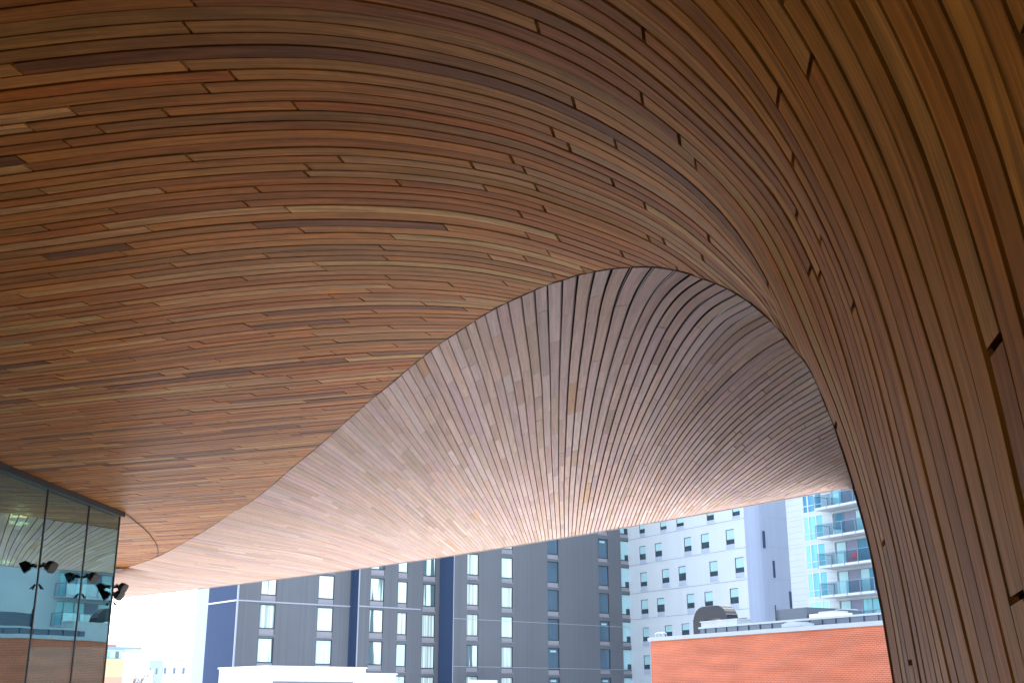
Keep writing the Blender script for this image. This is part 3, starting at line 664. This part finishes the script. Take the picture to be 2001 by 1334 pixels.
# apartment tower with balconies
apt = thing('apartment_tower', (30, 98, -6), 'pale apartment tower with glass fronted balconies and turquoise windows', 'building')
AF = Face((25.9, 107), -29); ca = lambda x, y: (1540 + x / 4.765, 950 + y / 4.765)
sA = 1 if AF.uz(1700, 1100)[0] > AF.uz(1560, 1100)[0] else -1
M_apt = mat('apartment_panels', (.34, .385, .41), .8, 0, .04, .5); M_slab = mat('balcony_slab', (.36, .40, .44), .8)
zsl = [AF.uz(*ca(400, y))[1] for y in (225, 490, 765, 1040)]; fl = -(zsl[3] - zsl[0]) / 3 * -1; fl = (zsl[0] - zsl[3]) / 3; print('apt floor', fl)
grp = [(125,305,60,235),(147,330,270,500),(170,355,540,760),(190,385,805,1030)]
a = ca(147, 270); b = ca(330, 500); W0 = AF.rect(a[0], a[1], b[0], b[1]); WU = sorted(W0[:2]); 
dl = AF.uz(*ca(418, 350))[0]; dr = dl + sA * 5.6
zf = [zsl[1] + fl * k for k in range(-5, 9)]               # slab tops
wz = (W0[2] - zsl[1], W0[3] - zsl[1])
per = 15.0                                                 # the bay repeats along the facade
hol = []; apw = []; apd = []
for bay in range(0, 5):
    for z in zf:
        off = sA * per * bay
        u0, u1 = sorted((W0[0] + off, W0[1] + off)); h = (u0, u1, z + wz[0], z + wz[1]); hol.append(h); apw.append(h)
        u0, u1 = sorted((dl + off, dr + off)); h = (u0, u1, z + .12, z + .12 + fl * .82); hol.append(h); apd.append((h, bay))
aw = MB(); eu = sorted((0, sA * per * 5)); u00 = AF.uz(1543, 1100)[0]
eu = sorted((u00, u00 + sA * per * 5)); hol = [h for h in hol if h[0] > eu[0] and h[1] < eu[1]]
punched(aw, AF, eu[0], eu[1], -6, zf[-1] + 4, hol, .25)
side_ = [AF.at(eu[0], 0), AF.at(eu[1], 0)]
for p in side_:
    q = p - AF.n * 18; aw.face([(*p[:2], -6), (*q[:2], -6), (*q[:2], zf[-1] + 4), (*p[:2], zf[-1] + 4)])
p, q = side_; aw.face([(*k[:2], zf[-1] + 4) for k in (p, q, q - AF.n * 18, p - AF.n * 18)])
aw.build('wall', M_apt, apt)
jn = MB()
for z in zf:
    for dz in (0, .55, 1.1, 1.65, 2.2):
        u_ = AF.uz(1580, 1100)[0]; jn_u = sorted((u00, W0[0] - sA * .3)); AF.box(jn, jn_u[0], jn_u[1], z + dz - .015, z + dz + .015, .002, .01)
        jn_u = sorted((W0[1] + sA * .3, dl - sA * .2)); AF.box(jn, jn_u[0], jn_u[1], z + dz - .015, z + dz + .015, .002, .01)
jn.build('panel_joint', mat('joint_pale', (.24, .28, .32), .8), apt)
M_teal = [curtain('teal_pane', (.20, .48, .52), (.12, .36, .44), 1.2), curtain('teal_blind', (.30, .60, .58), (.24, .52, .52), 1.0), curtain('blue_pane', (.08, .26, .38), (.04, .15, .24), .8)]
M_wfr = mat('white_window_frame', (.46, .54, .57), .6)
for (u0, u1, z0, z1) in [h for h in apw if h in hol]:
    w = MB(); t = .06; W_ = u1 - u0; zt2 = z0 + (z1 - z0) * .30
    sp_ = [u0 + W_ * q for q in ((.26, .63) if sA > 0 else (.37, .74))]
    for a, b, c, d in ((u0, u1, z0, z0 + t), (u0, u1, z1 - t, z1), (u0, u0 + t, z0 + t, z1 - t), (u1 - t, u1, z0 + t, z1 - t), (u0 + t, u1 - t, zt2 - t, zt2)): AF.box(w, a, b, c, d, -.16, -.02)
    for s_ in sp_: AF.box(w, s_ - .05, s_ + .05, z0 + t, z1 - t, -.15, -.015)
    wo = w.build('window', M_wfr, apt)
    xs_ = [u0 + t] + sp_ + [u1 - t]
    mm = rnd.choice(M_teal)
    for a, b in zip(xs_[:-1], xs_[1:]):
        p = MB(); AF.box(p, a, b, z0 + t, z1 - t, -.14, -.10); p.build('pane', mm, wo)
M_rail = mat('rail_metal', (.16, .22, .28), .4, .3); M_rg = glass('rail_glass', (.72, .84, .88), .14, (.8, .95, 1))
M_purple = mat('grey_purple_panel', (.17, .18, .25), .6)
for (h, bay) in apd:
    if h not in hol: continue
    u0, u1, z0, z1 = h; zf_ = z0 - .12
    d = MB(); t = .07; n_ = 4
    for a, b, c, e in ((u0, u1, z1 - t, z1), (u0, u0 + t, z0, z1 - t), (u1 - t, u1, z0, z1 - t)): AF.box(d, a, b, c, e, -.22, -.10)
    sp_ = [u0 + (u1 - u0) * q for q in (.15, .34, .53, .78)]
    for s_ in sp_: AF.box(d, s_ - .035, s_ + .035, z0, z1 - t, -.2, -.09)
    do = d.build('sliding_door', M_rail, apt); xs_ = [u0 + t] + [q for q in sp_] + [u1 - t]
    for i, (a, b) in enumerate(zip(xs_[:-1], xs_[1:])):
        p = MB(); AF.box(p, a + .036, b - .036, z0, z1 - t, -.17, -.14); p.build('pane', M_purple if i == 3 else rnd.choice((M_teal[0], M_teal[2], M_blind)), do)
    if zf_ < -5: continue
    # balcony slab, railing with glass
    s_ = MB(); ba, bb = sorted((dl + sA * (per * bay - .45), dr + sA * (per * bay + .3))); AF.box(s_, ba, bb, zf_ - .14, zf_ + .06, .002, 1.7); so = s_.build('balcony_slab', M_slab, apt)
    rl = MB(); rh = 1.08
    AF.box(rl, ba, bb, zf_ + rh, zf_ + rh + .05, 1.62, 1.68)
    for q in np.linspace(0, 1, 5): AF.box(rl, ba + (bb - ba - .05) * q, ba + (bb - ba - .05) * q + .05, zf_ - .12, zf_ + rh, 1.702, 1.74)
    for q in (ba, bb - .05):
        AF.box(rl, q, q + .05, zf_ + rh, zf_ + rh + .05, .02, 1.62); AF.box(rl, q, q + .04, zf_ + .06, zf_ + rh, .02, .06)
    rl.build('railing', M_rail, so)
    gl = MB(); AF.box(gl, ba + .05, bb - .05, zf_ + .1, zf_ + rh - .02, 1.655, 1.67); gl.build('railing_glass', M_rg, so)
# red chair on a balcony
cu, cz = AF.uz(*ca(675, 690)); zc = min(zf, key=lambda z: abs(z - cz)) + .06
chair = thing('balcony_chair', tuple(AF.at(cu, zc, 1.0)), 'red plastic chair standing on an apartment balcony', 'chair'); M_red = mat('red_plastic', (.75, .03, .06), .4)
c = MB(); AF.box(c, cu - .27, cu + .27, zc + .40, zc + .45, .7, 1.25); c.build('seat', M_red, chair)
c = MB(); AF.box(c, cu - .27, cu + .27, zc + .46, zc + .95, .66, .72)
c.build('backrest', M_red, chair)
for a in (-.25, .21):
    for o2 in (.72, 1.18):
        c = MB(); AF.box(c, cu + a, cu + a + .04, zc, zc + .398, o2, o2 + .04); c.build('leg', M_red, chair)

# brick building
def brickmat():
    m = mat('orange_brick', (.5, .15, .08), .85); n = m.node_tree; L = n.links; p = n.nodes['Principled BSDF']
    g = n.nodes.new('ShaderNodeNewGeometry'); sx = n.nodes.new('ShaderNodeSeparateXYZ'); L.new(g.outputs['Position'], sx.inputs[0])
    vr = n.nodes.new('ShaderNodeVectorMath'); vr.operation = 'DOT_PRODUCT'; vr.inputs[1].default_value = (math.sin(R(-29)), math.cos(R(-29)), 0); L.new(g.outputs['Position'], vr.inputs[0])
    cx = n.nodes.new('ShaderNodeCombineXYZ'); L.new(vr.outputs['Value'], cx.inputs[0]); L.new(sx.outputs[2], cx.inputs[1])
    b = n.nodes.new('ShaderNodeTexBrick'); L.new(cx.outputs[0], b.inputs['Vector'])
    b.inputs['Color1'].default_value = (.44, .095, .034, 1); b.inputs['Color2'].default_value = (.375, .08, .032, 1); b.inputs['Mortar'].default_value = (.42, .21, .15, 1)
    b.inputs['Scale'].default_value = 1; b.inputs['Brick Width'].default_value = .23; b.inputs['Row Height'].default_value = .078; b.inputs['Mortar Size'].default_value = .009; b.inputs['Bias'].default_value = -.1
    nz = n.nodes.new('ShaderNodeTexNoise'); nz.inputs['Scale'].default_value = 1; nz.inputs['Detail'].default_value = 5
    mp = n.nodes.new('ShaderNodeMapping'); mp.inputs['Scale'].default_value = (.35, .35, 2.2); L.new(g.outputs['Position'], mp.inputs[0]); L.new(mp.outputs[0], nz.inputs['Vector'])
    mr = n.nodes.new('ShaderNodeMapRange'); mr.inputs[1].default_value = .3; mr.inputs[2].default_value = .7; mr.inputs[3].default_value = .82; mr.inputs[4].default_value = 1.14; L.new(nz.outputs[0], mr.inputs[0])
    v = n.nodes.new('ShaderNodeVectorMath'); v.operation = 'SCALE'; L.new(b.outputs[0], v.inputs[0]); L.new(mr.outputs[0], v.inputs['Scale']); L.new(v.outputs[0], p.inputs['Base Color'])
    return m
M_brick = brickmat(); M_cop = mat('pale_coping', (.33, .37, .39), .8, 0, .06, 2); M_seam = mat('dark_seam_metal', (.075, .095, .13), .4, .4)
brick = thing('brick_building', (12, 52, -6), 'low orange red brick building with a pale coping and rooftop plant', 'building')
BF = Face((7.7, 62.0), -29); sB = 1 if BF.uz(1700, 1230)[0] > BF.uz(1300, 1230)[0] else -1
uq = BF.uz(1272, 1280)[0]; zc1 = (BF.uz(1290, 1252.5)[1] + BF.uz(1725, 1219)[1]) / 2; print('brick top', BF.uz(1290, 1252.5)[1], BF.uz(1725, 1219)[1])
ue = uq + sB * 48; lo, hi = sorted((uq, ue)); bm_ = MB()
BF.box(bm_, lo, hi, -6, zc1, -22, 0); bm_.build('wall', M_brick, brick)
c = MB(); BF.box(c, lo - .12, hi + .12, zc1, zc1 + .19, -22.1, .10); c.build('coping', M_cop, brick)
zr = zc1 + .19; us0 = BF.uz(1320, 1240)[0]; s = MB()
l2, h2 = sorted((us0, ue)); BF.box(s, l2, h2, zr, zr + .38, -5.0, -1.6)
for q in np.arange(l2 + .3, h2 - .1, .85): BF.box(s, q, q + .04, zr, zr + .37, -1.6, -1.55)
s.build('seam_upstand', M_seam, brick)
s = MB(); BF.box(s, l2 - .05, h2 + .05, zr + .38, zr + .47, -5.1, -1.52); s.build('upstand_cap', M_cop, brick)
def roof_at(x, o):                                         # plan position on a line o metres behind the facade
    F2 = Face(tuple((BF.P + BF.n * o)[:2]), -29); return F2
F2 = roof_at(0, -7.0)
# curved exhaust hood
zb = zr - .1; hood = thing('exhaust_hood', tuple(F2.at(F2.uz(1385, 1215)[0], zb)), 'dark curved gooseneck exhaust hood on the brick building roof', 'roof vent')
u0, ztp = F2.uz(1353, 1187); u1, _ = F2.uz(1421, 1190); ua, ub = sorted((u0, u1)); hp = MB(); wd_ = ub - ua; Hh = ztp - zb
prof = []; N_ = 14
r1 = wd_ * .30
outer = [(ua, zb)] + [(ua + r1 - r1 * math.cos(t_), zb + Hh - r1 + r1 * math.sin(t_)) for t_ in np.linspace(0, math.pi / 2, 8)] + [(ub - r1 + r1 * math.sin(t_), zb + Hh - r1 + r1 * math.cos(t_)) for t_ in np.linspace(0, math.pi / 2, 8)] + [(ub, zb + Hh * .30)]
th_ = wd_ * .24
inner = [(ua + th_, zb)] + [(ua + th_ + (r1 - th_ * .6) * (1 - math.cos(t_)), zb + Hh - th_ * .95 - (r1 - th_ * .6) + (r1 - th_ * .6) * math.sin(t_)) for t_ in np.linspace(0, math.pi / 2, 8)] + [(ub - th_ * .5 - (r1 - th_ * .6) * (1 - math.sin(t_)), zb + Hh - th_ * .95 - (r1 - th_ * .6) * (1 - math.cos(t_))) for t_ in np.linspace(0, math.pi / 2, 8)] + [(ub - th_ * .5, zb + Hh * .30)]
if sB < 0:
    fl_ = lambda L_: [(ua + ub - x, z) for x, z in L_]; outer, inner = fl_(outer), fl_(inner)
for i in range(len(outer) - 1):
    for o_ in (0, -.8): hp.face([F2.at(*outer[i], o_), F2.at(*outer[i + 1], o_), F2.at(*inner[i + 1], o_), F2.at(*inner[i], o_)])
    for L_ in (outer, inner): hp.face([F2.at(*L_[i], 0), F2.at(*L_[i + 1], 0), F2.at(*L_[i + 1], -.8), F2.at(*L_[i], -.8)])
hp.build('duct', mat('hood_metal', (.015, .018, .024), .6, .2), hood)
for i in range(2, len(outer) - 2, 3):
    sm_ = MB(); sm_.tube([F2.at(*outer[i], .02), F2.at(*outer[i], -.82)], .035, 5); sm_.build('flange', M_seam, hood)
cb_ = thing('roof_curb', tuple(F2.at(F2.uz(1415, 1220)[0], zr)), 'pale flat curb box in front of the dark gooseneck hood', 'roof unit'); c = MB(); F3 = roof_at(0, -5.6)
q0, q1 = sorted((F3.uz(1370, 1216)[0], F3.uz(1440, 1216)[0])); F3.box(c, q0, q1, zr, F3.uz(1400, 1213)[1], -1.0, 0); c.build('housing', M_cop, cb_); c = MB(); F3.box(c, q0 - .06, q1 + .06, F3.uz(1400, 1213)[1], F3.uz(1400, 1213)[1] + .06, -1.05, .05); c.build('lid', M_cop, cb_)
sc = thing('plant_screen', tuple(F2.at(F2.uz(1548, 1200)[0], zr)), 'dark louvred plant screen box on the brick building roof', 'roof unit'); c = MB()
q0, q1 = sorted((F2.uz(1518, 1200)[0], F2.uz(1577, 1200)[0])); zq = F2.uz(1548, 1188)[1]; F2.box(c, q0, q1, zr - .2, zq, -2.5, 0)
for z in np.arange(zr + .05, zq - .05, .13): F2.box(c, q0, q1, z, z + .04, .002, .05)
c.build('screen', M_seam, sc); c = MB(); F2.box(c, q1 - .04, q1 + .02, zr, zq + .25, .06, .1); c.build('post', M_dark, sc)
pu = thing('rooftop_unit', tuple(F2.at(F2.uz(1600, 1200)[0], zr)), 'low pale rooftop ventilation unit right of the dark plant screen', 'roof unit'); c = MB()
q0, q1 = sorted((F2.uz(1581, 1200)[0], F2.uz(1632, 1200)[0])); zq = F2.uz(1600, 1198)[1]; F2.box(c, q0, q1, zr, zq, -1.2, 0); c.build('housing', mat('unit_beige', (.55, .55, .52), .6, 0, .1, 3), pu)
c = MB(); F2.box(c, q0 + .1, q1 - .6, zq, zq + .1, -1.0, -.1); c.build('cover', M_cop, pu)
pu2 = thing('rooftop_unit', tuple(F2.at(F2.uz(1650, 1195)[0], zr)), 'small dark rooftop box farthest right beside the timber pier', 'roof unit'); c = MB(); F4 = roof_at(0, -9)
q0, q1 = sorted((F4.uz(1634, 1195)[0], F4.uz(1648, 1195)[0])); F4.box(c, q0, q1, zr, F4.uz(1640, 1191)[1], -1, 0); c.build('housing', M_seam, pu2); c = MB(); F4.box(c, q0 - .03, q1 + .03, F4.uz(1640, 1191)[1], F4.uz(1640, 1191)[1] + .05, -1.03, .03); c.build('lid', M_cop, pu2)
sn = thing('roof_vent', tuple(BF.at(BF.uz(1535, 1222)[0], zr, -.9)), 'low pale skylight hood lying in front of the dark roof upstand', 'roof vent'); c = MB(); q0, q1 = sorted((BF.uz(1514, 1222)[0], BF.uz(1552, 1222)[0]))
qs = np.linspace(q0, q1, 9)
for i in range(8):
    za = zr + .16 + .12 * math.sin(math.pi * (i / 8) * .9 + .3); c.box(BF.at(qs[i], zr, -1.2), BF.d * (qs[i + 1] - qs[i]), BF.n * .8, (0, 0, za - zr))
c.build('hood', M_cop, sn); c = MB(); BF.box(c, q0 - .04, q1 + .04, zr, zr + .05, -1.25, -.35); c.build('flashing', M_seam, sn)
ld = thing('roof_ladder', tuple(BF.at(BF.uz(1281, 1245)[0], zr, -.2)), 'thin pale ladder handrails at the left corner of the brick roof', 'ladder'); c = MB()
for xx in (1277, 1284):
    q = BF.uz(xx, 1245)[0]; c.tube([BF.at(q, zr, -.15), BF.at(q, zr + .2, -.12), BF.at(q + .07 * sB, zr + .27, -.3), BF.at(q + .14 * sB, zr + .2, -.5), BF.at(q + .14 * sB, zr, -.55)], .015, 5)
c.build('handrail', mat('galvanised', (.45, .5, .55), .4, .5), ld)

# white low building in front of the hotel
lowb = thing('white_pavilion', (-14, 84, -6), 'low flat roofed white building in front of the charcoal block', 'building')
LF = Face((-18.6, 88), 51); M_wl = mat('white_render', (.60, .63, .68), .8, 0, .03, 1); c = MB()
u0 = LF.uz(521, 1320)[0]; u1 = LF.uz(714, 1320)[0]; u2 = LF.uz(775, 1326)[0]; zt1 = LF.uz(600, 1304)[1]; zt2_ = LF.uz(745, 1317)[1]
LF.box(c, u0, u1, -6, zt1, -8, 0); LF.box(c, u1 + .002, u2, -6, zt2_, -7, -.1); c.build('wall', M_wl, lowb)
c = MB(); LF.box(c, u0 - .1, u1 + .1, zt1, zt1 + .12, -8.1, .1); LF.box(c, u1 + .12, u2 + .1, zt2_, zt2_ + .1, -7.1, 0); c.build('roof_edge', M_wl, lowb)
c = MB(); q0 = LF.uz(533, 1331)[0]; q1 = LF.uz(690, 1331)[0]; LF.box(c, q0, q1, -4, LF.uz(600, 1330.5)[1], .002, .04); c.build('window_band', mat('grey_glazing', (.16, .18, .2), .2), lowb)
sg_ = thing('blank_signboard', tuple(HC.at(HC.uz(920, 1330)[0], -6, 2)), 'plain white board low in front of the charcoal block', 'signboard'); c = MB(); q0, q1, z0, z1 = HC.rect(893, 1328, 948, 1350); HC.box(c, q0, q1, z0, z1, 1.9, 2.0); c.build('panel', M_wl, sg_)
c = MB(); HC.box(c, q0 + .3, q0 + .4, -6, z0, 1.92, 1.98); c.build('post', M_dark, sg_); c = MB(); HC.box(c, q1 - .4, q1 - .3, -6, z0, 1.92, 1.98); c.build('post', M_dark, sg_)

# far buildings at the left
yb = thing('yellow_building', (-60, 165, -6), 'pale yellow building with a turquoise glazed top floor beside the glass wall', 'building')
YF = Face((-59, 170), 70); c = MB(); u1 = YF.uz(243, 1290)[0]; u0 = u1 - 30
zA, zB_, zC, zD = (YF.uz(220, y)[1] for y in (1322, 1287, 1268, 1265))
YF.box(c, u0, u1, -6, zA, -14, 0, 1); YF.box(c, u0, u1, zA, zB_, -14, -.05, 0); c.build('wall', [mat('yellow_render', (.46, .38, .19), .8, 0, .04, .4), mat('peach_render', (.44, .24, .17), .8, 0, .04, .4)], yb)
c = MB(); YF.box(c, u0, u1 - .3, zB_, zC, -13, -.5); c.build('glazed_storey', M_blind, yb)
for q in range(9):
    c = MB(); uu_ = u1 - .8 - q * 1.25; YF.box(c, uu_ - .5, uu_, zB_ + .15, zC - .25, -.498, -.45); c.build('window', M_teal[0] if q % 3 else M_dk, yb)
c = MB(); YF.box(c, u0, u1 + 2.2, zC, zD + .15, -15, 1.2); c.build('roof', mat('roof_grey', (.16, .22, .25), .6), yb)
c = MB(); YF.box(c, u0, u1 - 1.2, zD + .15, zD + .5, -12, -1); c.build('roof_edge', mat('roof_red', (.40, .16, .16), .7), yb)
def far_block(name, label, x0, x1, ytop, D, head, col, rows, ncol, dep=10, band=None):
    F = Face(((x0 - 1000.5) / 2250 / 1.03 * D, D), head); a, b = sorted((F.uz(x0, 1310)[0], F.uz(x1, 1310)[0])); zt_ = F.uz((x0 + x1) / 2, ytop)[1]
    t = thing(name, tuple(F.at((a + b) / 2, -6)), label, 'building'); c = MB(); F.box(c, a, b, -6, zt_, -dep, 0); c.build('wall', mat(name + '_wall', col, .8, 0, .05, .3), t)
    c = MB(); F.box(c, a - .2, b + .2, zt_, zt_ + .4, -dep - .2, .2); c.build('parapet', mat(name + '_cap', band or col, .8), t)
    for i in range(rows):
        for j in range(ncol):
            w = (b - a) / ncol; c = MB(); z = zt_ - 1.6 - i * 3.6; F.box(c, a + w * (j + .25), a + w * (j + .75), z - 1.4, z, .002, .06); c.build('window', M_blind if (i + j) % 2 else M_dk, t)
    return t
far_block('glass_office', 'pale blue grey office block with a sloping outline far behind the trees', 290, 322, 1292, 300, 80, (.26, .33, .40), 3, 5)
far_block('peach_block', 'far white block with peach coloured bands left of the charcoal block', 318, 372, 1290, 285, 80, (.42, .42, .42), 4, 6, 10, (.48, .24, .18))
far_block('small_office', 'small far white house with flat roof among bare trees', 262, 288, 1311, 260, 80, (.42, .42, .44), 2, 4)
# bare trees far off
M_bark = mat('bare_bark', (.16, .13, .13), .9)
def bare_tree(x, ytop, D, label, seed):
    rr = random.Random(seed); X = (x - 1000.5) / 2250 / 1.03 * D; r = ray(x, ytop); zt_ = r[2] / r[1] * D; Ht = zt_ + 6
    t = thing('bare_tree', (X, D, -6), label, 'tree', 'bare winter trees far off at the left'); tk = MB(); cr = MB()
    tk.tube([(X, D, -6), (X + .2, D, -6 + Ht * .3), (X, D + .2, -6 + Ht * .55)], .28, 6, .16)
    def br(p, d, L, lev):
        q = p + d * L; m_ = p + d * L * .5 + Vector((rr.uniform(-1, 1), rr.uniform(-1, 1), rr.uniform(-.5, 1))) * L * .08
        cr.tube([p, m_, q], .10 / (1 + lev * .8), 4, .05 / (1 + lev))
        if lev < 4:
            for _ in range(3 if lev < 3 else 4):
                br(p.lerp(q, rr.uniform(.45, 1)), (d + Vector((rr.uniform(-1, 1), rr.uniform(-1, 1), rr.uniform(-.1, .9))) * .8).normalized(), L * .62, lev + 1)
    for i in range(6):
        a = i / 6 * 2 * math.pi + rr.uniform(-.4, .4); br(Vector((X, D, -6 + Ht * rr.uniform(.28, .55))), Vector((math.cos(a) * .6, math.sin(a) * .6, .8)).normalized(), Ht * .22, 1)
    tk.build('trunk', M_bark, t); cr.build('crown', M_bark, t)
bare_tree(247, 1302, 190, 'bare tree just right of the pale yellow building', 1); bare_tree(264, 1300, 200, 'bare tree in the middle of the far winter trees', 2); bare_tree(283, 1298, 215, 'bare tree touching the blue grey office block', 3)
print('objects', len(bpy.data.objects), 'faces', sum(len(m.polygons) for m in bpy.data.meshes))
